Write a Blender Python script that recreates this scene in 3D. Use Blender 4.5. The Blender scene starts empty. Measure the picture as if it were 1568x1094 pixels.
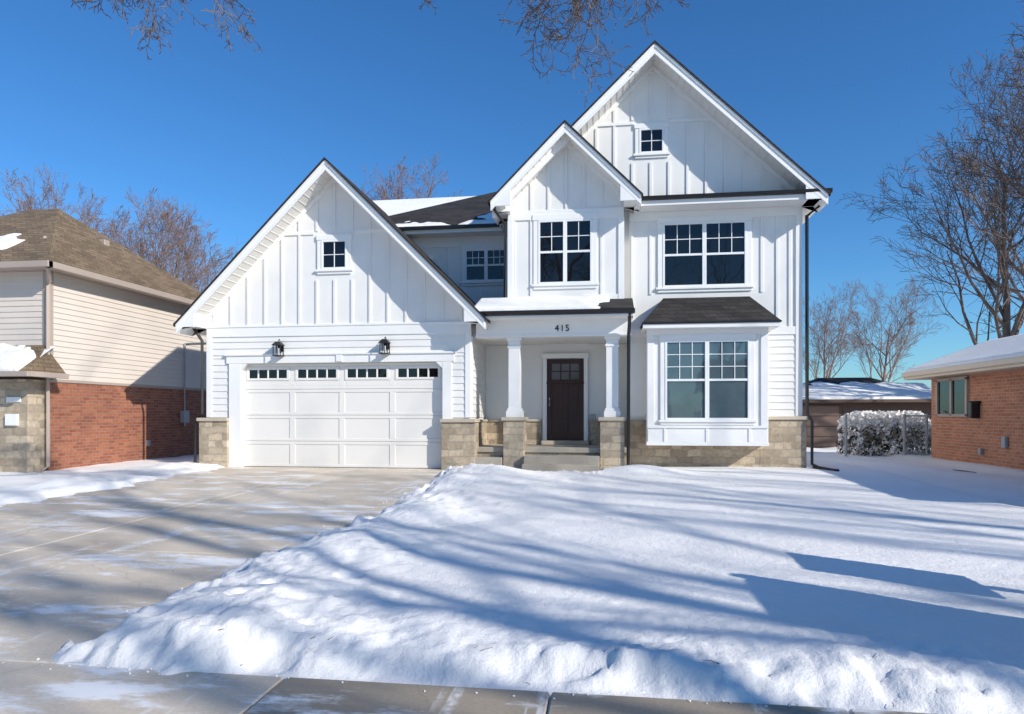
import bpy, math, random
from mathutils import Vector, noise, Matrix
sc=bpy.context.scene
R=math.radians
random.seed(4)
# ------------------------------------------------------------ materials
def newmat(name):
    m=bpy.data.materials.new(name); m.use_nodes=True
    nt=m.node_tree; b=nt.nodes['Principled BSDF']
    return m,nt,b
def N(nt,t,**k):
    n=nt.nodes.new(t)
    for a,v in k.items():
        if a.startswith('i_'): n.inputs[a[2:].replace('_',' ')].default_value=v
        else: setattr(n,a,v)
    return n
def ramp(nt,fac,stops):
    r=N(nt,'ShaderNodeValToRGB'); nt.links.new(fac,r.inputs[0])
    e=r.color_ramp.elements
    while len(e)<len(stops): e.new(0.5)
    for i,(p,c) in enumerate(stops):
        e[i].position=p; e[i].color=(c[0],c[1],c[2],1)
    return r.outputs[0]
def nz(nt,scale,detail=4,rough=.55,vec=None,scl=None,dist=0):
    n=N(nt,'ShaderNodeTexNoise'); n.inputs['Scale'].default_value=scale; n.inputs['Detail'].default_value=detail; n.inputs['Roughness'].default_value=rough; n.inputs['Distortion'].default_value=dist
    if vec is None:
        vec=N(nt,'ShaderNodeNewGeometry').outputs['Position']
    if scl:
        mp=N(nt,'ShaderNodeMapping'); mp.inputs['Scale'].default_value=scl; nt.links.new(vec,mp.inputs[0]); vec=mp.outputs[0]
    nt.links.new(vec,n.inputs['Vector'])
    return n.outputs[0]
def bump(nt,b,h,st,dist=.02,prev=None):
    bp=N(nt,'ShaderNodeBump'); bp.inputs['Strength'].default_value=st; bp.inputs['Distance'].default_value=dist
    nt.links.new(h,bp.inputs['Height'])
    if prev: nt.links.new(prev,bp.inputs['Normal'])
    nt.links.new(bp.outputs[0],b.inputs['Normal']); return bp.outputs[0]
def mix(nt,f,a,c,mode='MIX'):
    m=N(nt,'ShaderNodeMix',data_type='RGBA',blend_type=mode)
    if isinstance(f,(int,float)): m.inputs[0].default_value=f
    else: nt.links.new(f,m.inputs[0])
    for s,v in ((6,a),(7,c)):
        if isinstance(v,tuple): m.inputs[s].default_value=(*v,1)
        else: nt.links.new(v,m.inputs[s])
    return m.outputs[2]
def painted(name,col,rough=.5,var=.06,bs=.15):
    m,nt,b=newmat(name)
    n=nz(nt,1.3,5); c=ramp(nt,n,[(.3,tuple(x*(1-var) for x in col)),(.7,col)])
    nt.links.new(c,b.inputs['Base Color']); b.inputs['Roughness'].default_value=rough
    bump(nt,b,nz(nt,60,3,scl=(1,1,.15)),bs,.003)
    return m
def uvvec(nt,slope=False):
    g=N(nt,'ShaderNodeNewGeometry'); s=N(nt,'ShaderNodeSeparateXYZ'); nt.links.new(g.outputs['Position'],s.inputs[0])
    a=N(nt,'ShaderNodeMath',operation='ADD'); nt.links.new(s.outputs[0],a.inputs[0]); nt.links.new(s.outputs[1],a.inputs[1])
    c=N(nt,'ShaderNodeCombineXYZ'); nt.links.new(a.outputs[0],c.inputs[0]); nt.links.new(s.outputs[2],c.inputs[1])
    return c.outputs[0]
def brickmat(name,c1,c2,mortar,w,h,ms,bs=.5,rough=.85,noiseamt=.35,offset=.5,squash=1,sqf=2,distort=0):
    m,nt,b=newmat(name); v=uvvec(nt)
    if distort:
        n=N(nt,'ShaderNodeTexNoise'); n.inputs['Scale'].default_value=3; nt.links.new(v,n.inputs['Vector'])
        ad=N(nt,'ShaderNodeVectorMath',operation='MULTIPLY_ADD'); nt.links.new(n.outputs[1],ad.inputs[0]); ad.inputs[1].default_value=(distort,distort*.35,0); nt.links.new(v,ad.inputs[2]); v=ad.outputs[0]
    t=N(nt,'ShaderNodeTexBrick'); nt.links.new(v,t.inputs['Vector'])
    t.offset=offset; t.squash=squash; t.squash_frequency=sqf
    t.inputs['Color1'].default_value=(*c1,1); t.inputs['Color2'].default_value=(*c2,1); t.inputs['Mortar'].default_value=(*mortar,1)
    t.inputs['Scale'].default_value=1; t.inputs['Brick Width'].default_value=w; t.inputs['Row Height'].default_value=h
    t.inputs['Mortar Size'].default_value=ms; t.inputs['Mortar Smooth'].default_value=.3; t.inputs['Bias'].default_value=0
    n1=nz(nt,14,5); n2=nz(nt,1.1,3)
    c=mix(nt,noiseamt,t.outputs[0],ramp(nt,n1,[(.3,(.35,.35,.35)),(.7,(1,1,1))]),'MULTIPLY')
    c=mix(nt,.4,c,ramp(nt,n2,[(.35,(.6,.6,.6)),(.65,(1,1,1))]),'MULTIPLY')
    nt.links.new(c,b.inputs['Base Color']); b.inputs['Roughness'].default_value=rough
    inv=N(nt,'ShaderNodeMath',operation='SUBTRACT'); inv.inputs[0].default_value=1; nt.links.new(t.outputs[1],inv.inputs[1])
    p=bump(nt,b,inv.outputs[0],bs,.02); bump(nt,b,n1,.35,.015,p)
    return m
WHITE=painted('white_siding',(.83,.81,.77))
TRIM=painted('white_trim',(.86,.845,.81),.45,.03)
SOFF=painted('vinyl_soffit',(.78,.75,.70),.5,.03)
GDOOR=painted('garage_door_paint',(.82,.785,.73),.4,.03)
BEIGE=painted('beige_siding',(.68,.60,.52),.6,.08)
BEIGET=painted('beige_trim',(.42,.34,.28),.55,.1)
BLACK=painted('black_metal',(.012,.012,.013),.35,.1,.05)
VINYL=painted('window_vinyl',(.84,.84,.83),.3,.02,.03)
BROWN=painted('brown_paint',(.12,.075,.055),.6,.2)
DOORW=painted('stained_wood',(.060,.024,.014),.3,.45,.4)
STONE=brickmat('ashlar_stone',(.69,.56,.40),(.38,.30,.215),(.53,.46,.36),.34,.165,.010,.9,.9,.42,.43,.55,3,.22)
CAP=painted('stone_cap',(.56,.48,.37),.8,.2,.4)
BRICK=brickmat('red_brick',(.46,.165,.08),(.29,.09,.05),(.33,.24,.19),.21,.075,.007,.5)
BRICK2=brickmat('orange_brick',(.66,.26,.13),(.50,.18,.085),(.54,.40,.31),.21,.075,.007,.5)
SHING=brickmat('dark_shingles',(.055,.045,.040),(.024,.021,.02),(.010,.010,.010),.30,.09,.006,.5,.9,.5)
SHTAN=brickmat('tan_shingles',(.31,.215,.125),(.19,.13,.075),(.085,.065,.043),.30,.09,.006,.5,.9,.5)
def concrete(name,col,snow=True,wet=.0):
    m,nt,b=newmat(name)
    n1=nz(nt,.55,6,.6); n2=nz(nt,45,4); n3=nz(nt,1.5,8,.70,scl=(.55,1.5,1))
    c=ramp(nt,n1,[(.36,tuple(x*.70 for x in col)),(.5,tuple(x*.9 for x in col)),(.62,col)])
    c=mix(nt,.35,c,ramp(nt,n2,[(.3,(.6,.6,.6)),(.7,(1,1,1))]),'MULTIPLY')
    vz=N(nt,'ShaderNodeTexVoronoi',feature='DISTANCE_TO_EDGE'); vz.inputs['Scale'].default_value=.30
    g=N(nt,'ShaderNodeNewGeometry'); ns=N(nt,'ShaderNodeTexNoise'); ns.inputs['Scale'].default_value=2.5; ns.inputs['Detail'].default_value=5; nt.links.new(g.outputs['Position'],ns.inputs['Vector'])
    ad=N(nt,'ShaderNodeVectorMath',operation='MULTIPLY_ADD'); nt.links.new(ns.outputs[1],ad.inputs[0]); ad.inputs[1].default_value=(.5,.5,0); nt.links.new(g.outputs['Position'],ad.inputs[2]); nt.links.new(ad.outputs[0],vz.inputs['Vector'])
    cf=ramp(nt,vz.outputs['Distance'],[(.0,(.55,.55,.55)),(.004,(1,1,1))])
    c=mix(nt,.35,c,cf,'MULTIPLY')
    if snow:
        f=ramp(nt,n3,[(.51,(0,0,0)),(.555,(.45,.45,.45)),(.59,(1,1,1))])
        n4=nz(nt,.30,3,.5); g2=ramp(nt,n4,[(.38,(.15,.15,.15)),(.51,(1,1,1))])
        f=mix(nt,1.,f,g2,'MULTIPLY')
        tk=nz(nt,2.0,6,.7,scl=(1.6,.10,1),dist=.3)
        f2=ramp(nt,tk,[(.57,(0,0,0)),(.63,(.55,.55,.55)),(.71,(.85,.85,.85))])
        n5=nz(nt,6,5,.7); f2=mix(nt,1.,f2,ramp(nt,n5,[(.42,(0,0,0)),(.55,(1,1,1))]),'MULTIPLY')
        f=mix(nt,1.,f,f2,'LIGHTEN')
        c=mix(nt,f,c,(.82,.81,.80))
    nt.links.new(c,b.inputs['Base Color'])
    rr=ramp(nt,n1,[(.36,(.55,.55,.55)),(.6,(.88,.88,.88))]); nt.links.new(rr,b.inputs['Roughness'])
    p=bump(nt,b,n2,.25,.004); bump(nt,b,nz(nt,300,2),.2,.002,p)
    return m
CONC=concrete('concrete',(.73,.62,.485))
WALK=concrete('damp_concrete',(.38,.315,.235),True)
STEP=concrete('step_concrete',(.52,.46,.37),False)
ASPH=concrete('asphalt',(.12,.12,.122),True)
def snowmat(name,dirt=False,tint=(.92,.895,.86)):
    m,nt,b=newmat(name)
    n1=nz(nt,7,6,.65); n2=nz(nt,40,5,.7); n3=nz(nt,.8,4)
    c=ramp(nt,n3,[(.35,tuple(x*.94 for x in tint)),(.65,tint)])
    nt.links.new(c,b.inputs['Base Color']); b.inputs['Roughness'].default_value=.7
    b.inputs['Specular IOR Level'].default_value=.25
    p=bump(nt,b,n1,.35,.05); bump(nt,b,n2,.6,.014,p)
    return m
SNOW=snowmat('snow')
def glass(name,col,ior=1.9):
    m,nt,b=newmat(name)
    nt.links.new(ramp(nt,nz(nt,1.5,3),[(.3,tuple(x*.7 for x in col)),(.7,col)]),b.inputs['Base Color'])
    b.inputs['Roughness'].default_value=.02; b.inputs['IOR'].default_value=ior
    bump(nt,b,nz(nt,1.2,2),.12,.02)
    return m
GLASS=glass('window_glass',(.006,.007,.009),1.55)
GLASSB=glass('window_glass_blinds',(.09,.135,.155),1.8)
GLASSD=glass('door_glass',(.16,.17,.18),1.8)
def barkmat(name,a,bb):
    m,nt,b=newmat(name)
    nt.links.new(ramp(nt,nz(nt,3,5,scl=(2,2,.5)),[(.3,a),(.7,bb)]),b.inputs['Base Color']); b.inputs['Roughness'].default_value=.9
    return m
BARK=barkmat('bark',(.10,.075,.062),(.23,.175,.145))
TWIG=barkmat('reddish_twigs',(.17,.105,.085),(.32,.22,.175))
LEAF=barkmat('dark_evergreen_leaves',(.03,.045,.02),(.09,.075,.035))
GALV=painted('galvanised_metal',(.35,.36,.37),.4,.1)
# ------------------------------------------------------------ builders
def empty(name):
    e=bpy.data.objects.new(name,None); sc.collection.objects.link(e); return e
class Part:
    def __init__(s,name,mat,parent=None,bevel=0,smooth=False):
        s.n=name;s.m=mat;s.p=parent;s.v=[];s.f=[];s.b=bevel;s.s=smooth
    def add(s,vs,fs):
        o=len(s.v); s.v+=[tuple(v) for v in vs]; s.f+=[tuple(i+o for i in f) for f in fs]
    def box(s,x0,x1,y0,y1,z0,z1):
        s.add([(x0,y0,z0),(x1,y0,z0),(x1,y1,z0),(x0,y1,z0),(x0,y0,z1),(x1,y0,z1),(x1,y1,z1),(x0,y1,z1)],
          [(0,3,2,1),(4,5,6,7),(0,1,5,4),(1,2,6,5),(2,3,7,6),(3,0,4,7)])
    def prism(s,pts,y0,y1):   # profile XZ
        n=len(pts); s.add([(x,y0,z) for x,z in pts]+[(x,y1,z) for x,z in pts],
          [tuple(range(n)),tuple(range(2*n-1,n-1,-1))]+[(i,i+n,(i+1)%n+n,(i+1)%n) for i in range(n)])
    def prismx(s,pts,x0,x1):  # profile YZ
        n=len(pts); s.add([(x0,y,z) for y,z in pts]+[(x1,y,z) for y,z in pts],
          [tuple(range(n)),tuple(range(2*n-1,n-1,-1))]+[(i,i+n,(i+1)%n+n,(i+1)%n) for i in range(n)])
    def tube(s,pts,r0,r1=None,n=6):
        r1=r0 if r1 is None else r1; pts=[Vector(p) for p in pts]; o=len(s.v); m=len(pts)
        for i,p in enumerate(pts):
            d=(pts[min(i+1,m-1)]-pts[max(i-1,0)]).normalized()
            a=d.cross(Vector((0,0,1)));
            if a.length<.1: a=d.cross(Vector((1,0,0)))
            a.normalize(); b=d.cross(a); r=r0+(r1-r0)*i/(m-1)
            for k in range(n):
                t=2*math.pi*k/n; s.v.append(tuple(p+a*(r*math.cos(t))+b*(r*math.sin(t))))
        for i in range(m-1):
            for k in range(n):
                s.f.append((o+i*n+k,o+i*n+(k+1)%n,o+(i+1)*n+(k+1)%n,o+(i+1)*n+k))
        s.f.append(tuple(o+k for k in range(n))); s.f.append(tuple(o+(m-1)*n+k for k in range(n-1,-1,-1)))
    def done(s):
        me=bpy.data.meshes.new(s.n); me.from_pydata(s.v,[],s.f); me.update()
        me.materials.append(s.m)
        ob=bpy.data.objects.new(s.n,me); sc.collection.objects.link(ob)
        import bmesh
        bm=bmesh.new(); bm.from_mesh(me); bmesh.ops.recalc_face_normals(bm,faces=bm.faces); bm.to_mesh(me); bm.free()
        if s.s:
            for p in me.polygons: p.use_smooth=True
        if s.p: ob.parent=s.p
        if s.b:
            md=ob.modifiers.new('b','BEVEL'); md.width=s.b; md.segments=1; md.limit_method='ANGLE'
        return ob
def lapY(p,x0,x1,z0,z1,y,ex=.155):
    z=z0
    while z<z1-.01:
        t=min(z+ex,z1); p.prismx([(y,z),(y-.022,z),(y-.005,t),(y,t)],x0,x1); z+=ex
def lapX(p,y0,y1,z0,z1,x,sgn=1,ex=.155):
    z=z0
    while z<z1-.01:
        t=min(z+ex,z1); p.prism([(x,z),(x+sgn*.022,z),(x+sgn*.005,t),(x,t)],y0,y1); z+=ex
def batten(p,x,y,z0,z1,rects=(),w=.055,d=.024):
    segs=[(z0,z1)]
    for (a,b,c,e) in rects:
        if a-w/2<x<b+w/2:
            ns=[]
            for (s0,s1) in segs:
                if s1<=c or s0>=e: ns.append((s0,s1)); continue
                if s0<c: ns.append((s0,c))
                if s1>e: ns.append((e,s1))
            segs=ns
    for s0,s1 in segs:
        if s1-s0>.03: p.box(x-w/2,x+w/2,y-d,y+.003,s0,s1)
# ================================================================ HOUSE
H=empty('white_farmhouse')
wal=Part('walls',WHITE,H); tr=Part('trim',TRIM,H,.004); lap=Part('lap_siding',WHITE,H)
bat=Part('battens',WHITE,H); roof=Part('roof_shingles',SHING,H); fas=Part('roof_fascia',TRIM,H,.003); sof=Part('soffits',SOFF,H)
gut=Part('gutters_and_downspouts',BLACK,H,.006); sto=Part('stone_base',STONE,H,.008); cap=Part('stone_caps',CAP,H,.008)
gl=Part('window_panes',GLASS,H); glb=Part('bay_window_panes',GLASSB,H); fr=Part('window_frames',VINYL,H,.003)
def window(x0,x1,z0,z1,y,units=1,cols=2,rows=2,dh=True,trim=.1,g=None,sill=True,head=True):
    g=g or gl
    T=.035
    if trim:
        tr.box(x0-trim,x0,y-T,y,z0,z1); tr.box(x1,x1+trim,y-T,y,z0,z1)
        tr.box(x0-trim-.02,x1+trim+.02,y-T-.012,y,z1,z1+trim+.02)
        tr.box(x0-trim-.04,x1+trim+.04,y-T-.03,y,z0-.05,z0)
        tr.box(x0-trim,x1+trim,y-T,y,z0-.05-trim*.6,z0-.05)
    F=.045; w=(x1-x0)/units
    g.box(x0+.005,x1-.005,y-.010,y-.002,z0+.005,z1-.005)
    for u in range(units):
        a=x0+u*w; b=a+w
        fr.box(a,a+F,y-.045,y-.001,z0,z1); fr.box(b-F,b,y-.045,y-.001,z0,z1)
        fr.box(a+F,b-F,y-.045,y-.001,z0,z0+F); fr.box(a+F,b-F,y-.045,y-.001,z1-F,z1)
        zb=z0+F; zt=z1-F; zu=zb
        if dh:
            zm=(z0+z1)/2; fr.box(a+F,b-F,y-.038,y-.001,zm-.025,zm+.025); zu=zm+.025
        W=.009
        for i in range(1,cols):
            xx=a+F+(w-2*F)*i/cols; fr.box(xx-W,xx+W,y-.024,y-.001,zu,zt)
        for j in range(1,rows):
            zz=zu+(zt-zu)*j/rows; fr.box(a+F,b-F,y-.0225,y-.001,zz-W,zz+W)
def gable(cx,az,half,yf,yb,wl,wr,zr,ywall,fh=.22,sl=1.0,ret=True,zmin=0):
    A=az-.03
    for sgn in (-1,1):
        e=cx+sgn*half; ze=A-half*sl
        fas.prism([(cx,A),(e,ze),(e,ze-fh),(cx,A-fh)],yf,yf+.03)
        fas.prism([(cx,A-.002),(e,ze-.002),(e,ze-.075),(cx,A-.075)],yf-.022,yf)
        sof.prism([(cx,A-.004),(e-sgn*.002,ze-.004),(e-sgn*.002,ze-fh*.8),(cx,A-fh*.8)],yf+.03,ywall+.1)
        n=int((half)/.13)
        for k in range(1,n):
            x=cx+sgn*half*k/n; zz=A-abs(x-cx)*sl-fh*.8
            sof.prism([(x-.006,zz+.01),(x+.006,zz+.01),(x+.006,zz-.008),(x-.006,zz-.008)],yf+.032,ywall-.03)
        w=wl if sgn<0 else wr
        zw=A-abs(w-cx)*sl
        fas.prism([(cx,A-fh*.8-.001),(w,zw-fh*.8),(w,zw-fh*.8-.13),(cx,A-fh*.8-.13)],ywall-.030,ywall+.02)
        roof.prism([(cx,az+.02),(e+sgn*.04,az-half*sl+.02-.04*sl),(e+sgn*.04,az-half*sl-.03-.04*sl),(cx,az-.03)],yf-.045,yb)
        fas.prism([(cx,A),(e,ze),(e,ze-.12),(cx,A-.17)],ywall+.1,yb-.05)
        if ret:
            fas.prism([(e-sgn*.01,ze-fh+.02),(e-sgn*.01,zr),(w,zr),(w,zw-.1)],yf+.031,ywall+.05)
            fas.prism([(e-sgn*.0,ze-fh*.5),(e-sgn*.0,zr-.02),(e-sgn*(.45),zr-.02),(e-sgn*.45,ze-fh*.5+.45*sl)],yf+.004,yf+.033)
# ---- garage wing
cx,az,half=-6.26,6.97,3.62
GX0,GX1=-9.43,-3.05
wal.box(GX0,GX1,.2,7,-.1,3.3)
wal.prism([(GX0,3.3),(GX1,3.3),(GX1,az-.2-(GX1-cx)),(cx,az-.2),(GX0,az-.2-(cx-GX0))],0,6.9)
wal.box(GX0,-8.60,0,.2,-.1,3.3); wal.box(-3.65,GX1,0,.2,-.1,3.3); wal.box(-8.60,-3.65,0,.2,2.46,3.3)
gable(cx,az,half,-.54,7.3,GX0,GX1,3.28,0)
tr.box(GX0-.01,GX1+.01,-.03,0,3.07,3.31)
tr.box(GX0-.02,GX1+.02,-.045,0,3.29,3.34)
gwr=(-6.76,-5.76,4.36,5.50)
for i in range(-8,9):
    x=-6.26+i*.4275
    top=az-.25-abs(x-cx)
    if top>3.4: batten(bat,x,0,3.33,top,[gwr])
top=5.47
tr.box(cx-(az-.2-top),-6.76,-.027,0,5.42,5.50); tr.box(-5.76,cx+(az-.2-top),-.027,0,5.42,5.50)
window(-6.57,-5.95,4.60,5.28,0,1,2,2,False,.1)
lapY(lap,GX0+.12,-8.9,1.17,2.62,0); lapY(lap,GX0+.12,GX1-.12,2.64,3.07,0); lapY(lap,-3.48,GX1-.12,1.17,2.64,0)
tr.box(GX0-.01,GX0+.12,-.035,0,1.17,3.07); tr.box(GX1-.12,GX1+.01,-.035,0,1.17,3.07)
lapX(lap,.12,1.8,1.17,3.0,GX1); tr.box(GX1,GX1+.03,0,.12,1.17,3.0)
sto.box(-9.58,-8.86,-.12,.3,-.2,1.08); cap.box(-9.62,-8.84,-.16,.3,1.08,1.16)
sto.box(-3.70,-2.93,-.12,.35,-.2,1.06); cap.box(-3.73,-2.90,-.16,.35,1.06,1.14)
sto.box(GX1-.1,GX1+.07,.35,1.8,.3,1.06); cap.box(GX1-.1,GX1+.10,.35,1.8,1.06,1.12)
tr.box(-8.86,-8.56,-.05,.12,-.02,2.44); tr.box(-3.69,-3.48,-.05,.12,-.02,2.44)
tr.box(-8.92,-3.42,-.055,.12,2.44,2.62); tr.box(-8.96,-3.38,-.085,0,2.62,2.665)
tr.box(-6.2,-6.05,-.075,-.05,2.46,2.62)
for a,sg in ((-8.56,1),(-3.69,-1)):
    tr.prism([(a,2.44),(a+sg*.16,2.44),(a,2.28)],-.045,.10)
gd=Part('garage_door',GDOOR,H,.006); gdl=Part('garage_door_panes',GLASS,H)
X0,X1,Z1=-8.56,-3.69,2.44; DY=.12
gd.box(X0,X1,DY,DY+.05,0,Z1)
nc=4; cw=(X1-X0)/nc
for r in range(4):
    za=r*.61+.006; zb=za+.598
    gd.box(X0,X1,DY-.014,DY,za,za+.07); gd.box(X0,X1,DY-.014,DY,zb-.07,zb)
    for i in range(nc+1):
        xx=X0+i*cw; a=max(X0,xx-.07); b=min(X1,xx+.07)
        gd.box(a,b,DY-.014,DY,za+.07,zb-.07)
    for i in range(nc):
        a=X0+i*cw+.07; b=X0+(i+1)*cw-.07
        if r==3:
            gd.box(a,b,DY-.012,DY,za+.07,za+.22)
            gdl.box(a+.05,b-.05,DY-.018,DY-.004,za+.25,zb-.13)
            for k in range(5):
                q=a+.05+(b-a-.1)*k/4; gd.box(q-.02,q+.02,DY-.028,DY,za+.22,zb-.1)
            gd.box(a,b,DY-.029,DY,zb-.14,zb-.071); gd.box(a,b,DY-.029,DY,za+.205,za+.26)
            gd.box(a,a+.04,DY-.0285,DY,za+.2,zb-.1); gd.box(b-.04,b,DY-.0285,DY,za+.2,zb-.1)
gd.done(); gdl.done()
gut.box(X0,X1,DY-.03,DY-.001,-.02,.012)
# ---- main wing (right)
MX0,MX1,MY=.50,4.27,.8
wal.box(MX0,MX1,MY,9,-.1,3.8); wal.box(-2.27,MX1,MY+.1,9,3.8,5.96)
wal.box(MX0,MX1,MY,MY+.1,3.8,5.96)
mcx,maz,mh=1.03,9.43,3.62
wal.prism([(-2.2,5.96),(MX1,5.96),(MX1,maz-.2-(MX1-mcx)*.96),(mcx,maz-.2),(-2.2,maz-.2-(mcx+2.2)*.96)],MY,9)
gable(mcx,maz,mh,.20,9.4,-2.2,MX1,5.86,MY,.22,.96)
fas.box(.60,4.62,.30,MY+.02,5.86,5.93)
fas.box(.60,4.66,.28,.31,5.86,6.0)
gut.prismx([(.28,5.97),(.20,5.98),(.18,6.05),(.29,6.05)],.60,4.74)
roof.prismx([(.25,6.04),(.25,6.06),(MY+.01,6.15),(MY+.01,6.05)],.60,4.66)
gut.box(4.66,4.74,.2,.9,5.96,6.04)
tr.box(MX0,MX1+.01,MY-.03,MY,5.66,5.86)
tr.box(MX1-.13,MX1+.01,MY-.036,MY,1.2,5.66)
tr.box(MX0,MX1-.13,MY-.03,MY,3.02,3.2)
awr=(.55,1.45,7.0,7.98)
for i in range(-8,9):
    x=.98+i*.41
    top=maz-.25-abs(x-mcx)
    if top>6.2: batten(bat,x,MY,6.15,top,[awr])
z=7.92; tr.box(mcx-(maz-.2-z),.60,MY-.0275,MY,7.88,7.95); tr.box(1.40,mcx+(maz-.2-z),MY-.0275,MY,7.88,7.95)
window(.72,1.28,7.20,7.78,MY,1,2,2,False,.09)
uwr=(1.10,3.24,3.95,5.74); brr=(.8,3.6,2.9,3.98)
for x in (.57,.98,1.39,1.8,2.21,2.62,3.03,3.42,3.75,4.02):
    batten(bat,x,MY,3.2,5.66,[uwr,brr])
window(1.25,3.09,4.13,5.59,MY,2,3,2,True,.11)
lapY(lap,3.4,MX1-.13,1.2,3.02,MY); lapY(lap,MX0,.95,1.2,3.02,MY)
sto.box(3.36,MX1+.08,MY-.10,MY+.2,-.25,1.12); cap.box(3.36,MX1+.11,MY-.14,MY+.2,1.12,1.2)
sto.box(MX0-.05,3.36,MY-.098,MY+.2,-.25,1.12)
sto.box(MX1-.1,MX1+.08,MY+.2,9,-.25,1.12)
lapX(lap,MY,9,1.15,5.86,MX1)
# ---- bay
BX0,BX1,BY=.88,3.41,.2
wal.box(BX0,BX1,BY,MY,.6,3.1)
tr.box(BX0-.03,BX1+.03,BY-.035,MY-.05,.56,.64)
tr.box(BX0,BX1,BY-.02,BY,.64,.94)
for x in (1.25,2.145,3.04): tr.box(x-.03,x+.03,BY-.035,BY-.02,.64,.94)
tr.box(BX0-.01,BX1+.01,BY-.045,BY,.94,1.0)
tr.box(BX0-.01,BX0+.14,BY-.03,BY,1.0,2.98); tr.box(BX1-.14,BX1+.01,BY-.03,BY,1.0,2.98)
tr.box(BX0-.01,BX1+.01,BY-.032,BY,2.98,3.1)
tr.box(BX0-.02,BX0,BY,BY+.14,.64,3.1); tr.box(BX1,BX1+.02,BY,BY+.14,.64,3.1)
lapX(lap,BY+.14,MY,.64,3.1,BX0,-1); lapX(lap,BY+.14,MY,.64,3.1,BX1,1)
window(1.25,3.04,1.12,2.86,BY,2,3,3,True,.10,glb)
fas.box(BX0-.12,BX1+.2,BY-.28,MY,3.1,3.14); fas.box(BX0-.12,BX1+.2,BY-.30,BY-.27,3.1,3.2)
gut.box(BX0-.14,BX1+.22,BY-.325,BY-.295,3.185,3.225)
roof.add([(.74,-.12,3.21),(3.63,-.12,3.21),(3.63,.8,3.21),(.74,.8,3.21),(1.24,.79,3.84),(3.10,.79,3.84),(1.24,.5,3.84),(3.10,.5,3.84)],
  [(0,1,7,6),(1,2,5,7),(3,0,6,4),(4,6,7,5),(0,3,2,1)])
# ---- tower
TX0,TX1,TY=-2.27,.365,.5
tcx,taz,th_=-.93,7.70,1.66
wal.box(TX0,TX1,TY,MY+.1,3.7,5.96)
wal.prism([(TX0,5.96),(TX1,5.96),(TX1,taz-.2-(TX1-tcx)),(tcx,taz-.2),(TX0,taz-.2-(tcx-TX0))],TY,2)
gable(tcx,taz,th_,-.04,3.0,TX0,TX1,5.92,TY,.21)
wal.box(TX0,-1,MY+.1,2.4,3.7,5.95)
twr=(-1.70,-.21,3.95,5.76)
tr.box(TX0,TX1,TY-.028,TY,5.70,5.92)
tr.box(TX0-.01,TX0+.12,TY-.034,TY,3.8,5.70); tr.box(TX1-.12,TX1+.01,TY-.034,TY,3.8,5.70)
tr.box(TX0+.12,TX1-.12,TY-.027,TY,3.8,3.96)
for i in range(-3,4):
    x=tcx+i*.40
    batten(bat,x,TY,3.9,5.70,[twr]); batten(bat,x,TY,5.92,taz-.25-abs(x-tcx))
window(-1.57,-.34,4.22,5.68,TY,2,2,2,True,.11)
lapX(lap,TY,2.4,3.4,5.9,TX0,-1)
# ---- connector
wal.box(-7.2,-2.2,2.4,9,2.5,5.9)
for i in range(9):
    batten(bat,-2.45-i*.42,2.4,3.0,5.72,[(-3.85,-2.4,4.5,5.74)])
tr.box(-7.2,-2.3,2.37,2.4,5.62,5.9)
window(-3.68,-2.56,4.70,5.54,2.4,2,3,2,True,.10)
fas.box(-7.5,-2.3,1.95,2.5,5.88,5.92); fas.box(-7.5,-2.3,1.93,1.96,5.88,6.02)
gut.box(-7.55,-2.35,1.84,1.94,5.97,6.05)
roof.add([(-7.45,1.9,6.03),(-2.2,1.9,6.03),(-2.2,6.2,8.35),(-3.1,6.2,8.35),(-7.45,10.5,6.03),(-2.2,10.5,6.03)],[(0,1,2,3),(0,3,4),(3,2,5,4)])
# ---- porch
wal.box(GX1,MX0,1.8,2.6,-.1,3.1)
wal.box(-3.05,.5,.30,1.8,2.98,3.3)
lapY(lap,GX1+.03,-1.6,1.1,2.98,1.8); lapY(lap,-.45,MX0,1.1,2.98,1.8)
lapX(lap,.8,1.8,1.1,2.98,MX0,-1); sto.box(MX0-.07,MX0+.1,.82,1.8,.3,1.1)
sto.box(GX1,-1.62,1.72,1.8,.4,1.06); sto.box(-.43,MX0,1.72,1.8,.4,1.06)
cap.box(GX1,-1.62,1.69,1.8,1.06,1.12); cap.box(-.43,MX0,1.69,1.8,1.06,1.12)
tr.box(-2.93,.50,.02,.30,2.99,3.33); tr.box(-2.96,.52,-.0,.33,3.30,3.36); tr.box(-2.94,.51,.005,.31,2.965,3.02)
fas.box(-2.72,.53,-.40,.5,3.34,3.37); fas.box(-2.72,.55,-.42,-.39,3.34,3.46)
gut.prismx([(-.42,3.38),(-.50,3.40),(-.53,3.48),(-.42,3.48)],-2.80,.58)
roof.prismx([(-.45,3.46),(-.45,3.50),(.5,3.86),(.5,3.4)],-2.95,.56)
for a,b in ((-2.31,-1.84),(-.16,.37)):
    sto.box(a,b,.0,.48,-.2,1.10); cap.box(a-.04,b+.04,-.04,.52,1.10,1.18)
    m=(a+b)/2
    tr.box(m-.18,m+.18,.06,.42,1.18,1.32); tr.box(m-.155,m+.155,.085,.395,1.32,1.38)
    tr.box(m-.13,m+.13,.11,.37,1.38,2.78)
    tr.box(m-.15,m+.15,.09,.39,2.74,2.79); tr.box(m-.135,m+.135,.105,.375,2.79,2.90); tr.box(m-.17,m+.17,.07,.41,2.90,2.965)
st=Part('porch_steps',STEP,H,.012)
st.box(-3.05,.5,.15,1.8,.38,.50); sto.box(-3.0,.5,.2,1.8,-.1,.38)
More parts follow.
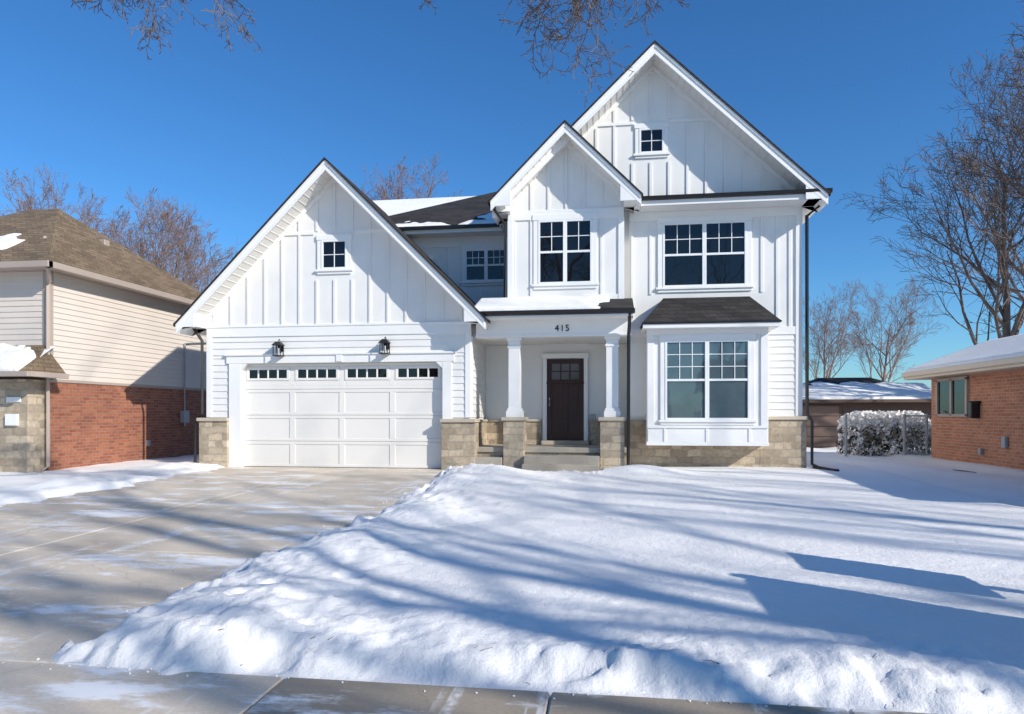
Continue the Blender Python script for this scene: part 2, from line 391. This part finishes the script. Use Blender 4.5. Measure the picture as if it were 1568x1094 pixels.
st.box(-1.83,-.17,-.15,.2,-.1,.33); st.box(-1.83,-.17,-.50,-.14,-.15,.165); st.box(-2.95,-2.33,-.10,.2,-.1,.28)
st.box(-1.6,-.45,1.45,1.72,.50,.60)
st.done()
dr=Part('front_door',DOORW,H,.006); dg=Part('front_door_panes',GLASSD,H)
dx0,dx1=-1.48,-.57; zb=.58
dr.box(dx0,dx1,1.74,1.80,zb,2.60)
for x in (dx0,dx0+.40,dx1-.12): dr.box(x,x+.12,1.715,1.74,zb,2.1)
dr.box(dx0,dx1,1.71,1.74,zb,zb+.2); dr.box(dx0,dx1,1.71,1.74,1.99,2.10); dr.box(dx0,dx1,1.712,1.74,2.49,2.6)
dr.box(dx0-.01,dx1+.01,1.67,1.74,2.0,2.04)
dr.box(dx0,dx0+.12,1.712,1.74,2.10,2.49); dr.box(dx1-.12,dx1,1.712,1.74,2.10,2.49)
dg.box(dx0+.12,dx1-.12,1.73,1.738,2.10,2.49)
for i in (1,2): 
    x=dx0+.12+(.67)*i/3; dr.box(x-.014,x+.014,1.722,1.735,2.10,2.49)
dr.box(dx0+.12,dx1-.12,1.7225,1.735,2.29,2.315)
dr.done(); dg.done()
tr.box(dx0-.10,dx0,1.69,1.8,.58,2.62); tr.box(dx1,dx1+.10,1.69,1.8,.58,2.62); tr.box(dx0-.12,dx1+.12,1.68,1.8,2.62,2.74)
hd=Part('door_handle',GALV,H); hd.tube([(dx0+.07,1.69,1.45),(dx0+.07,1.65,1.5),(dx0+.07,1.65,1.6),(dx0+.07,1.69,1.65)],.014); hd.done()
mb=Part('mailbox',GALV,H,.01); mb.box(-.40,-.28,1.60,1.69,1.10,1.24); mb.done()
def spout(pts): gut.tube(pts,.042,None,4)
spout([(-9.75,-.1,3.33),(-9.6,-.08,3.1),(-9.52,-.08,2.98),(-9.52,-.08,1.25),(-9.66,-.12,1.1),(-9.66,-.14,.1),(-9.7,-.35,.02)])
gut.box(-9.98,-9.88,-.5,6.5,3.28,3.37)
spout([(.47,-.42,3.38),(.47,-.2,3.2),(.46,-.06,3.0),(.45,-.06,.15),(.5,-.35,.03)])
spout([(-2.52,.1,6.0),(-2.52,.1,5.85),(-2.33,.45,5.62),(-2.33,.45,3.9)])
gut.box(-2.66,-2.57,.0,2.6,5.96,6.04)
spout([(4.66,.55,6.0),(4.66,.55,5.85),(4.36,.72,5.62),(4.36,.70,1.25),(4.44,.62,1.1),(4.44,.62,.15),(4.75,.2,-.02)])
gut.tube([(4.45,.55,.10),(4.55,.35,.09),(4.68,.05,.07),(4.75,-.12,.07)],.04,None,5)
ln=Part('wall_lanterns',BLACK,H); lg=Part('lantern_glass',painted('frosted_pane',(.5,.5,.47),.2),H)
for x,z in ((-7.56,2.76),(-5.0,2.78)):
    ln.box(x-.07,x+.07,-.05,-.025,z-.05,z+.1); 
    ln.box(x-.02,x+.02,-.16,-.05,z+.14,z+.17)
    y0,y1=-.25,-.08
    ln.box(x-.10,x+.10,y0-.01,y1+.01,z-.17,z-.15)
    for a in (x-.095,x+.08):
        for b in (y0,y1-.015): ln.box(a,a+.015,b,b+.015,z-.15,z+.08)
    ln.add([(x-.12,y0-.03,z+.08),(x+.12,y0-.03,z+.08),(x+.12,y1+.03,z+.08),(x-.12,y1+.03,z+.08),(x-.05,y0+.05,z+.17),(x+.05,y0+.05,z+.17),(x+.05,y1-.05,z+.17),(x-.05,y1-.05,z+.17)],[(0,1,5,4),(1,2,6,5),(2,3,7,6),(3,0,4,7),(4,5,6,7),(3,2,1,0)])
    ln.tube([(x,-.165,z+.17),(x,-.165,z+.2),(x,-.1,z+.23),(x,-.04,z+.1)],.01)
    lg.tube([(x,-.165,z-.14),(x,-.165,z+.02)],.025,None,8)
ln.done(); lg.done()
tc=bpy.data.curves.new('house_number','FONT'); tc.body='415'; tc.size=.20; tc.extrude=.006; tc.align_x='CENTER'; tc.space_character=1.15
to=bpy.data.objects.new('house_number',tc); sc.collection.objects.link(to); to.location=(-.99,.008,3.085); to.rotation_euler=(R(90),0,0); to.parent=H; tc.materials.append(BLACK)
def snow_on(parent,name,org,u,v,nu,nv,thick,fn,seed=0):
    org,u,v=Vector(org),Vector(u),Vector(v); n=u.cross(v).normalized()
    if n.z<0: n=-n
    p=Part(name,SNOW,parent,smooth=True)
    vs=[];fs=[]
    for j in range(nv+1):
        for i in range(nu+1):
            a=i/nu;b=j/nv; q=org+u*a+v*b
            c=fn(a,b)+.25*noise.noise((q.x*1.6+seed,q.y*1.6,q.z*2))+.1*noise.noise((q.x*6+seed,q.y*6,q.z*6))
            t=max(-.4,min(1,c*4)); t=t if t<0 else t**.6
            if min(a,b,1-a,1-b)<=0: t=-.4
            vs.append(q+n*(thick*t))
    for j in range(nv):
        for i in range(nu): k=j*(nu+1)+i; fs.append((k,k+1,k+nu+2,k+nu+1))
    p.add(vs,fs); return p.done()
snow_on(H,'connector_roof_snow',(-7.4,1.88,6.022),(5.15,0,0),(0,3.6,1.942),110,70,.06,
   lambda a,b:.30-b*2.2+ .55*max(0,1-abs(a-.86)/.12)*max(0,1-abs(b-.35)/.3)- .35*max(0,1-abs(a-.68)/.08)-3*max(0,.7*b+.04-a),3)
snow_on(H,'porch_roof_snow',(-2.92,-.49,3.495),(3.0,0,0),(0,.98,.372),90,30,.08,lambda a,b:.45-.95*max(0,a-.72)*3*(1-b*.4),8)
for p in (wal,tr,lap,bat,roof,fas,sof,gut,sto,cap,gl,glb,fr): p.done()
# ================================================================ LEFT NEIGHBOUR
L=empty('neighbor_brick_and_siding_house')
b1=Part('brick_walls',BRICK,L); s1=Part('siding',BEIGE,L); r1=Part('roof',SHTAN,L); t1=Part('trim_and_gutters',BEIGET,L,.008)
X=-12.2; FY=-1.6
b1.box(-19,X,FY,5.4,-.2,2.0)
s1.box(-19,X,FY,5.4,2.0,4.5)
lapX(s1,FY,5.4,2.02,4.42,X,1,.125); lapY(s1,-19,X,2.02,4.42,FY,.125)
t1.box(X-.12,X+.03,FY-.04,FY+.1,2.0,4.4); t1.box(-19,X+.03,FY-.035,5.4,1.96,2.03)
px,py,pz=-14.95,1.75,6.9
e0,e1,f0,f1,ez=-19.5,-11.85,-2.0,5.6,4.5
r1.add([(e0,f0,ez),(e1,f0,ez),(e1,f1,ez),(e0,f1,ez),(px,py,pz),(px-1,py,pz-.02)],[(0,1,4,5),(1,2,4),(2,3,5,4),(3,0,5),(3,2,1,0)])
t1.box(e1-.02,e1+.10,f0-.1,f1,ez-.12,ez+.02); t1.box(e0,e1+.1,f0-.12,f0+.02,ez-.12,ez+.02)
t1.box(e0,e1-.02,f0,f1,ez-.09,ez-.05)
t1.tube([(-11.85,-2.0,4.4),(-12.1,-1.7,4.15),(-12.15,-1.68,4.05),(-12.15,-1.68,.1),(-12.05,-2.05,0)],.05,None,4)
gr=Part('electric_conduit',GALV,L); gr.tube([(X+.06,3.2,.9),(X+.06,3.2,3.3),(X+.06,4.3,3.45)],.03); gr.box(X+.02,X+.14,3.05,3.3,1.0,1.35); gr.done()
ou=Part('outlet_box',GALV,L); ou.box(X,X+.06,1.6,1.7,.4,.55); ou.done()
vt=Part('roof_vents',BEIGET,L,.02); vt.tube([(-13.3,-.5,5.15),(-13.3,-.5,5.5)],.05,None,8); vt.box(-13.9,-13.65,1.9,2.1,5.8,6.05); vt.done()
pc=Part('entry_stone',STONE,L,.01); pc.box(-19,-12.25,-2.1,FY-.01,-.2,2.0); pc.done()
r1.add([(-19,-2.6,2.10),(-11.75,-2.6,2.10),(-11.75,FY,2.10),(-19,FY,2.10),(-12.3,FY-.01,2.78),(-19,FY-.01,2.78)],[(0,1,4,5),(1,2,4),(3,2,1,0),(0,5,3)])
t1.box(-19,-11.72,-2.68,-2.58,2.02,2.13); t1.box(-11.77,-11.70,-2.6,FY,2.02,2.13)
lt=Part('canopy_lamp_and_box',TRIM,L,.01); lt.box(-12.75,-12.45,-2.16,-2.101,1.0,1.25); lt.box(-12.75,-12.4,-2.13,-2.101,1.5,1.62); lt.done()
snow_on(L,'canopy_snow',(-15,-2.56,2.13),(2.95,0,0),(0,.95,.652),80,36,.10,lambda a,b:.45-.25*b-1.2*max(0,a-.72-.0*b),5)
snow_on(L,'roof_snow',(-16.4,-1.55,4.788),(2.7,0,0),(0,1.5,.96),80,40,.08,lambda a,b:.38-abs(b-.45)*1.0-1.2*max(0,a-.78),7)
for p in (b1,s1,r1,t1): p.done()
# ================================================================ RIGHT NEIGHBOUR
Q=empty('neighbor_brick_bungalow')
b2=Part('brick_walls',BRICK2,Q); r2=Part('roof',SHING,Q); t2=Part('fascia_and_soffit',painted('tan_fascia',(.66,.53,.40),.5),Q,.01)
b2.box(8.7,18,-6,4.8,-.2,2.2)
t2.box(8.2,18.5,-6.5,5.3,2.2,2.36); t2.box(8.14,8.2,-6.5,5.3,2.27,2.40)
r2.add([(8.15,-6.5,2.37),(18.5,-6.5,2.37),(18.5,5.35,2.37),(8.15,5.35,2.37),(13.3,-1.4,4.3),(13.3,.2,4.3)],[(0,1,4),(1,2,5,4),(2,3,5),(3,0,4,5),(3,2,1,0)])
snow_on(Q,'roof_snow',(8.14,-6.4,2.375),(0,11.6,0),(2.2,0,.824),160,30,.08,lambda a,b:.6,2)
w2=Part('window_panes',GLASS,Q); v2=Part('window_frames',BEIGET,Q,.005)
w2.box(8.68,8.71,2.9,4.4,1.25,2.1)
for a in (2.85,3.6,4.35): v2.box(8.64,8.72,a,a+.09,1.2,2.15)
v2.box(8.64,8.72,2.85,4.44,1.18,1.25); v2.box(8.64,8.72,2.85,4.44,2.1,2.18)
w2.done(); v2.done()
lm=Part('wall_lamp',BLACK,Q,.02); lm.box(8.5,8.7,2.35,2.5,1.15,1.55); lm.box(8.55,8.72,2.3,2.55,1.5,1.56); lm.done()
mm=Part('utility_boxes',GALV,Q,.01); mm.box(8.62,8.7,1.2,1.35,.5,.75); mm.box(8.62,8.7,2.2,2.3,.3,.45); mm.done()
for p in (b2,r2,t2): p.done()
K=empty('detached_garage'); Y=12
k1=Part('walls',BROWN,K); k1.box(7.0,12.2,Y,Y+6,-.1,1.78)
lapY(k1,8.75,12.2,0,1.75,Y,.15); k1.box(7.15,8.7,Y-.03,Y,0,1.6); k1.done()
kd=Part('overhead_door',painted('brown_door',(.19,.125,.095),.5),K,.01)
for j in range(4): kd.box(7.25,8.6,Y-.05,Y-.03,.02+j*.39,.39+j*.39)
kd.done()
k2=Part('roof',SHING,K); k2.add([(6.6,Y-.4,1.78),(12.6,Y-.4,1.78),(12.6,Y+6.4,1.78),(6.6,Y+6.4,1.78),(8.6,Y+2.5,2.75),(10.6,Y+2.5,2.75)],[(0,1,5,4),(1,2,5),(2,3,4,5),(3,0,4),(3,2,1,0)]); k2.done()
k3=Part('fascia',BROWN,K,.01); k3.box(6.58,12.62,Y-.43,Y-.38,1.68,1.80); k3.done()
snow_on(K,'roof_snow',(7.0,Y-.38,1.79),(5.3,0,0),(.0,2.2,.735),60,30,.07,lambda a,b:.5-b*.5-.9*max(0,.35-a-.3*b)-.9*max(0,a-1+.4*b),12)
# ================================================================ GROUND
def gz(y): return 0. if y>0 else (.021*y if y>-12.1 else -.254)
def sheet(name,mat,x0,x1,ys,off,nx=1):
    p=Part(name,mat)
    vs=[];fs=[]
    for y in ys:
        for i in range(nx+1): vs.append((x0+(x1-x0)*i/nx,y,gz(y)+off))
    for j in range(len(ys)-1):
        for i in range(nx): k=j*(nx+1)+i; fs.append((k,k+1,k+nx+2,k+nx+1))
    p.add(vs,fs); return p.done()
sheet('ground',SNOW,-400,400,[-400,-12.1,0,400],-.08)
dv=Part('driveway',CONC,None,.008)
def slab(p,x0,x1,y0,y1,g=.006,top=0):
    a,b=gz(y0+g)+top,gz(y1-g)+top
    x0+=g;x1-=g;y0+=g;y1-=g
    p.add([(x0,y0,a-.07),(x1,y0,a-.07),(x1,y1,b-.07),(x0,y1,b-.07),(x0,y0,a),(x1,y0,a),(x1,y1,b),(x0,y1,b)],[(0,3,2,1),(4,5,6,7),(0,1,5,4),(1,2,6,5),(2,3,7,6),(3,0,4,7)])
yl=[-11.45,-8.6,-5.7,-2.9,0]
xl=[-9.2,-6.1,-2.9]
for i in range(2):
    for j in range(4): slab(dv,xl[i],xl[i+1],yl[j],yl[j+1])
slab(dv,-8.56,-3.69,0,.12,0)
dv.done()
ap=Part('driveway_apron',CONC,None,.008)
for x in (-9.2,-7.4,-5.6,-3.7): slab(ap,x,x+(1.9 if x==-3.7 else 1.8 if x<-5.6 else 1.9),-12.95,-11.45)
ap.done()
sw=Part('sidewalk',WALK,None,.008)
for k in range(14): slab(sw,-1.8+k*1.5,-.3+k*1.5,-12.95,-11.45)
for k in range(6): slab(sw,-10.7-k*1.5,-9.2-k*1.5,-12.95,-11.45)
sw.done()
sheet('street',ASPH,-200,200,[-27,-17.5],-.05)
cu=Part('kerb',STEP,None,.02); cu.box(-200,200,-17.5,-17.35,-.4,-.17); cu.box(-200,200,-27.15,-27,-.4,-.17); cu.done()
sheet('neighbor_driveway',ASPH,5.6,8.3,[-11.4,0,12],-.02)
sheet('walkway_to_porch',CONC,-2.88,-.2,[-1.7,-.5],.004)
def fine(a,b,lo,hi,fs,cs):
    r=[];x=a
    while x<b:
        r.append(x); x+= fs if lo<=x<hi else cs
    r.append(b); return r
xs=fine(-24,20,-4.0,3.4,.03,.13); ys=fine(-17.3,11.5,-11.8,-6,.03,.10)
def sst(t): t=max(0,min(1,t)); return t*t*(3-2*t)
def nn(x,y,s,o=0): return noise.noise((x*s+o,y*s-o,o*.7))
prr=random.Random(12)
prints=[]
for (ax,ay,bx,by) in ((-2.9,-10.9,-1.9,-9.4),(-2.6,-6.2,-2.1,-4.2)):
    n=int(math.hypot(bx-ax,by-ay)/.38)
    for i in range(n): prints.append((ax+(bx-ax)*i/n+prr.uniform(-.08,.08)+(.09 if i%2 else -.09),ay+(by-ay)*i/n+prr.uniform(-.08,.08)))
def snow_h(x,y):
    w=nn(x,y,1.1,3)*.22+nn(x,y,3.5,5)*.20+nn(x,y,9,8)*.10+nn(x,y,22,9)*.04
    xe=-3.32 if y<-2.2 else -3.32-.25*sst((y+2.2)/1.5)
    xe+= .25*math.exp(-((y+6.5)/1.2)**2)
    dx=x-xe+w; dy=y+11.42+w*.75
    d=min(dx,dy)
    if -3.2<x<-.1 and y>-1.75: d=min(d,(-1.3-y)+w*.8 if x<-1.9 else (-.75-y)+w)
    big=nn(x,y,2.2,11)
    c1=1-2*abs(nn(x,y,4.5,15)); c2=abs(nn(x,y,9,19)); c3=nn(x,y,19,23); 
    lump=.45*big+.28*c1*abs(big)*2+.38*c2+.28*c3
    near=math.exp(-max(0,d)**2/.8)*(.42+1.1*abs(nn(x,y,.9,61)))
    base=.070+.02*nn(x,y,.5,1)+.010*nn(x,y,1.6,2)
    ridge=.13*math.exp(-((dx-.75)/.6)**2)*(1 if y<-1.2 else .6)*(.7+1.1*nn(x,y,.9,31))
    ridge+=.12*math.exp(-((dx-1.6)/.9)**2)*math.exp(-((y+2.6)/1.5)**2)
    ridge+=.030*math.exp(-((dy-.7)/.5)**2)*(.6+1.3*nn(x,y,.8,41))
    ridge+=.16*math.exp(-((x-.7)/.8)**2-((y+.9)/.45)**2)
    ridge+=.10*math.exp(-((x+2.2)/.7)**2-((y+1.9)/.4)**2)
    h=base+max(0,ridge)+lump*(.095*near+.005)+.005*nn(x,y,24,7)
    if -4<x<0:
        for (fx,fy) in prints:
            q=((x-fx)/.085)**2+((y-fy)/.14)**2
            if q<5: h+=-.045*math.exp(-q*q*.8)+.008*math.exp(-(q-1.9)**2*2)
    out=sst((d+.02)/.30)*(h+.03)-.03
    wl=nn(x,y,.9,23)*.45+nn(x,y,4,25)*.22+nn(x,y,11,26)*.08
    dl=-8.80-x+wl
    if y<-11.45: dl=-1
    hl=.035+.08*math.exp(-((dl-.9)/.6)**2)*(.8+1.3*nn(x,y,.8,28))+(.5*big+.4*c2+.2*c3)*.10*math.exp(-max(0,dl)**2/1.6)+.03*nn(x,y,1.3,77)
    o2=sst((dl+.02)/.3)*(hl+.03)-.03
    o=max(out,o2)
    if y<-12.9:
        dp=-13.0-y+w
        if -9.3<x<-1.8: dp=-1
        o=sst(dp/.25)*(.12+c2*.03+.03)-.03
    k=sst((x-5.5)/.4)*sst((8.5-x)/.4)
    if k>0:
        thin=.010+.05*nn(x*1.4,y*.35,1.0,51)
        o=o*(1-k)+thin*k
    return o
p=Part('snow_cover',SNOW,None,smooth=True); nx=len(xs)
p.v=[(x,y,gz(y)+snow_h(x,y)) for y in ys for x in xs]
p.f=[(j*nx+i,j*nx+i+1,(j+1)*nx+i+1,(j+1)*nx+i) for j in range(len(ys)-1) for i in range(nx-1)]
p.done()
cr=Part('snow_crumbs',SNOW)
def blob(p,c,r):
    vs=[];
    for v in ((1,0,0),(-1,0,0),(0,1,0),(0,-1,0),(0,0,1),(0,0,-1)):
        k=r*random.uniform(.6,1.2); vs.append((c[0]+v[0]*k,c[1]+v[1]*k,c[2]+v[2]*k*.8))
    p.add(vs,[(0,2,4),(2,1,4),(1,3,4),(3,0,4),(2,0,5),(1,2,5),(3,1,5),(0,3,5)])
for i in range(90):
    y=random.uniform(-11.6,-2); x=-3.3-abs(random.gauss(0,.10)); blob(cr,(x,y,gz(y)+.004),random.uniform(.004,.014))
for i in range(50):
    x=random.uniform(-3.6,3); y=-11.46-abs(random.gauss(0,.05)); blob(cr,(x,y,gz(y)+.004),random.uniform(.004,.012))
cr.done()
fd=Part('fallen_twigs',BARK)
for i in range(12):
    x=random.uniform(-3.0,1.6); y=random.uniform(-11.45,-11.1); z=gz(y)+max(0,snow_h(x,y))+.004; a=random.uniform(0,3.1); l=random.uniform(.02,.10)
    fd.tube([(x,y,z),(x+l*.5*math.cos(a),y+l*.5*math.sin(a),z+.004),(x+l*math.cos(a+.1),y+l*math.sin(a+.1),z)],.0025,.0015,4)
fd.done()
# ================================================================ TREES
def grow(V,F,p,d,L,r,lev,mx,rng,prm):
    segs=[7,5,4,3,3][min(lev,4)]; sides=[8,6,4,3,3][min(lev,4)]
    pts=[p];dirs=[d];q=p.copy();dd=d.copy()
    for i in range(segs):
        j=prm['jit']*(1+.3*lev)*(.5 if lev==0 else 1)
        dd=(dd+Vector((rng.gauss(0,j),rng.gauss(0,j),rng.gauss(0,j)))+Vector((0,0,prm['up'][min(lev,4)]))).normalized()
        q=q+dd*(L/segs); pts.append(q.copy()); dirs.append(dd.copy())
    o=len(V)
    for i,pt in enumerate(pts):
        t=i/segs; rr=max(prm['rmin'],r*(1-t*.8)); di=dirs[i]
        a=di.cross(Vector((0,0,1)))
        if a.length<.1: a=di.cross(Vector((1,0,0)))
        a.normalize(); b=di.cross(a)
        for k in range(sides):
            w=2*math.pi*k/sides; V.append(pt+a*(rr*math.cos(w))+b*(rr*math.sin(w)))
    for i in range(segs):
        for k in range(sides):
            F.append((o+i*sides+k,o+i*sides+(k+1)%sides,o+(i+1)*sides+(k+1)%sides,o+(i+1)*sides+k))
    if lev>=mx: return
    nch=prm['n'][lev]
    for c in range(nch):
        t=prm['start'][lev]+(1-prm['start'][lev])*(c+rng.random())/nch
        t=min(.99,t); i=min(segs-1,int(t*segs)); f=t*segs-i
        bp=pts[i].lerp(pts[i+1],f); bd=dirs[i+1]
        ang=R(rng.uniform(*prm['ang'])); az=rng.uniform(0,6.283)
        a=bd.cross(Vector((.3,.2,1))).normalized(); b=bd.cross(a)
        nd=(bd*math.cos(ang)+(a*math.cos(az)+b*math.sin(az))*math.sin(ang)).normalized()
        grow(V,F,bp,nd,L*prm['lr'][lev]*(1.15-.55*t)*rng.uniform(.75,1.2),max(prm['rmin'],r*(1-t*.75)*.55),lev+1,mx,rng,prm)
BP=dict(jit=.10,up=(.05,.12,.10,.06,.03),rmin=.007,n=(14,8,6,5),start=(.2,.25,.2,.15),lr=(.66,.58,.5,.5),ang=(22,52))
def treemesh(name,h,seed,mat,**kw):
    prm=dict(BP); prm.update(kw); rng=random.Random(seed); V=[];F=[]
    grow(V,F,Vector((0,0,-.2)),Vector((rng.uniform(-.05,.05),rng.uniform(-.05,.05),1)).normalized(),h*.8,h*.016,0,kw.get('mx',4),rng,prm)
    me=bpy.data.meshes.new(name); me.from_pydata([tuple(v) for v in V],[],F); me.update(); me.materials.append(mat); 
    for q in me.polygons: q.use_smooth=True
    return me
TM=[treemesh('bare_tree_a',12,1,BARK),treemesh('bare_tree_b',12,2,BARK,ang=(20,46)),treemesh('bare_tree_c',12,5,TWIG,rmin=.008),treemesh('bare_tree_d',12,9,TWIG,rmin=.008,ang=(20,46)),
    treemesh('open_tree',12,14,BARK,mx=2,n=(11,5,3,2)),treemesh('open_tree_b',12,15,BARK,mx=3,n=(9,4,3,2))]
def put(i,x,y,s,rot,name='bare_tree',sz=None,z=0):
    o=bpy.data.objects.new(name,TM[i]); sc.collection.objects.link(o); o.location=(x,y,z); o.scale=(s,s,sz or s); o.rotation_euler=(0,0,rot); return o
put(2,-31,20,1.05,.3); put(3,-24,19,1.0,1.9); put(2,-36,24,1.2,2.6); put(3,-28,26,1.15,4.)
put(3,-13.0,26,1.30,.4); put(2,-8.0,30,1.15,1.2)
put(0,13.8,11,1.0,.5); put(1,16.6,9,1.2,2.2); put(1,18.4,12,1.35,.9); put(3,22,20,1.4,3.3); put(2,14,32,.7,.2); put(3,10.5,36,.65,1.2); put(2,19,36,.8,1.2); put(0,18.2,8,1.3,4.1)
put(4,24,-17.5,1.6,1.1); put(5,28,-22,1.8,.2); put(4,33,-19.5,1.8,2.8); put(5,33,-14,1.6,.9); put(4,22,-12.0,1.35,2.2)
put(5,19.5,-20.5,1.75,3.7); put(4,15.5,-20.0,1.5,1.9)
put(5,8,-36,1.2,2.2); put(5,-6,-31,1.2,.2); put(5,-16,-30,1.2,1.2); put(5,1,-34,1.2,5.); put(5,4,-31,1.1,3.)
rng=random.Random(77); V=[];F=[]
def limb(pts,r0,r1,n=7):
    pp=Part('x',BARK); pp.tube(pts,r0,r1,n); o=len(V); V.extend(Vector(v) for v in pp.v); F.extend(tuple(i+o for i in f) for f in pp.f)
limb([(-2.4,-18.6,-.3),(-2.4,-18.6,1.5),(-2.3,-18.5,4),(-2.2,-18.3,6),(-2.1,-18.2,9),(-2.2,-18,12)],.28,.05,10)
HP=dict(jit=.15,up=(-.10,-.05,-.01,0,0),rmin=.0042,n=(9,7,5,4),start=(.1,.1,.1,.1),lr=(.55,.6,.6,.5),ang=(20,58))
for pts,nb,ln_ in (([(-2.3,-18.3,5.5),(-1.6,-14.5,7.9),(-.6,-10.5,8.0),(-.20,-7.5,6.65)],10,(1.0,1.6)),
               ([(-2.3,-18.4,5),(-3.2,-15,7.4),(-4.4,-11,7.5),(-5.1,-7.9,6.55)],6,(.9,1.4)),
               ([(-2.2,-18.2,6.5),(-2.2,-14,8.3),(-2.3,-10,8.1),(-2.4,-7.6,6.8)],4,(.8,1.2))):
    limb(pts,.10,.022)
    end=Vector(pts[-1]); pv=Vector(pts[-2])
    dirn=(end-pv).normalized()
    for k in range(nb):
        b=pv.lerp(end,.55+.45*(k+.5)/nb)
        d=(dirn*.3+Vector((rng.uniform(-.6,.6),rng.uniform(-.2,.4),-.65))).normalized()
        grow(V,F,b,d,rng.uniform(*ln_),.016,1,4,rng,HP)
me=bpy.data.meshes.new('overhanging_tree'); me.from_pydata([tuple(v) for v in V],[],F); me.update(); me.materials.append(BARK)
o=bpy.data.objects.new('overhanging_tree',me); sc.collection.objects.link(o)
# ================================================================ bush with snow, fence
bu=empty('snowy_hedge_bush'); lf=Part('foliage',LEAF,bu); sn=Part('snow_clumps',SNOW,bu)
rb=random.Random(3)
for i in range(8500):
    x=rb.uniform(-1,1); y=rb.uniform(-1,1); z=rb.uniform(0,1)
    lim=.9+.12*noise.noise((x*3,y*3,z*3))
    if abs(x)**4+abs(y)**4+max(0,z-.1)**4>lim: continue
    c=Vector((8.35+x*1.35,7+y*.7,.02+z*1.3)); s=rb.uniform(.02,.05)
    top=z>.66+.2*noise.noise((x*4,y*4,1)) or (noise.noise((x*5,y*5,z*5))>.15)
    n=Vector((rb.gauss(0,1),rb.gauss(0,1),rb.gauss(0,1))).normalized(); a=n.orthogonal().normalized()*s; b=n.cross(a)
    q=sn if top else lf
    k=1.9 if top else 1
    q.add([c-a*k,c-b*k*.6,c+a*k,c+b*k*.6],[(0,1,2,3)])
lf.done(); sn.done()
fe=empty('chain_link_fence'); fp=Part('posts',GALV,fe)
for x in (6.9,8.5,9.1,9.6): fp.tube([(x,6.0,0),(x,6.0,1.25)],.04,None,8)
fp.tube([(8.5,6.0,1.2),(9.6,6.0,1.2)],.025,None,6); fp.tube([(8.5,6.0,.12),(9.6,6.0,.12)],.018,None,6)
for k in range(24):
    a=8.6+k*.1-.9
    for s in (1,-1):
        x0=a if s>0 else a+.98; x1=x0+s*.98
        pa=(max(8.5,min(9.6,x0)),x1)
        t0=(pa[0]-x0)/(x1-x0); x1c=max(8.5,min(9.6,x1)); t1=(x1c-x0)/(x1-x0)
        if 0<=t0<t1<=1: fp.tube([(pa[0],6.0,.12+1.05*t0),(x1c,6.0,.12+1.05*t1)],.004,None,3)
fp.done()
S=empty('offview_shadow_boards'); sg=Part('boards',TRIM,S,.01); sp=Part('posts',BROWN,S,.01)  # out-of-view boards on posts, added to cast the block and strip shadows on the lawn
sg.box(3.35,3.39,-11.60,-10.50,.1,1.32); sg.box(3.62,3.66,-9.95,-9.25,.30,1.12)
sp.box(3.32,3.42,-11.70,-11.60,-.3,1.36); sp.box(3.32,3.42,-10.50,-10.40,-.3,1.36); sp.box(3.6,3.7,-9.65,-9.55,-.3,.30)
sg.done(); sp.done()
A=empty('house_across_street'); a1=Part('walls',BRICK,A); a1.box(-14,2,-44,-36,-.2,4.5); a1.box(8,20,-44,-36,-.2,3.2); a1.done()
a2=Part('roof',SHTAN,A); a2.prismx([(-45,4.4),(-35,4.4),(-40,7.2)],-14.5,2.5); a2.prismx([(-45,3.1),(-35,3.1),(-40,5.6)],7.5,20.5); a2.done()
# ================================================================ LIGHT, SKY, CAMERA
el,az=R(29),math.atan2(.86,-.51)
sd=Vector((math.sin(az)*math.cos(el),math.cos(az)*math.cos(el),math.sin(el)))
ld=bpy.data.lights.new('sun','SUN'); ld.energy=5.0; ld.angle=R(.6); ld.color=(1,.95,.87)
lo=bpy.data.objects.new('sun',ld); sc.collection.objects.link(lo); lo.rotation_euler=(-sd).to_track_quat('-Z','Y').to_euler()
w=bpy.data.worlds.new('World'); sc.world=w; w.use_nodes=True; nt=w.node_tree
sk=nt.nodes.new('ShaderNodeTexSky'); sk.sky_type='NISHITA'; sk.sun_disc=False; sk.sun_elevation=el; sk.sun_rotation=az
sk.air_density=1.0; sk.dust_density=.4; sk.ozone_density=2.6; sk.altitude=100
hs=nt.nodes.new('ShaderNodeHueSaturation'); hs.inputs['Saturation'].default_value=1.18
tint=nt.nodes.new('ShaderNodeMix'); tint.data_type='RGBA'; tint.blend_type='MULTIPLY'; tint.inputs[0].default_value=1; tint.inputs[7].default_value=(.56,.90,1.16,1)
nt.links.new(sk.outputs[0],hs.inputs['Color']); nt.links.new(hs.outputs[0],tint.inputs[6]); nt.links.new(tint.outputs[2],nt.nodes['Background'].inputs[0]); nt.nodes['Background'].inputs[1].default_value=.135
cam=bpy.data.cameras.new('camera'); co=bpy.data.objects.new('camera',cam); sc.collection.objects.link(co)
co.location=(0,-15.1,1.24); co.rotation_euler=(R(90),0,R(7.95)); cam.lens=24; cam.sensor_width=36; cam.shift_y=.0561; cam.clip_end=2000; cam.clip_start=.05
sc.camera=co
sc.view_settings.view_transform='Standard'; sc.view_settings.look='None'; sc.view_settings.exposure=0
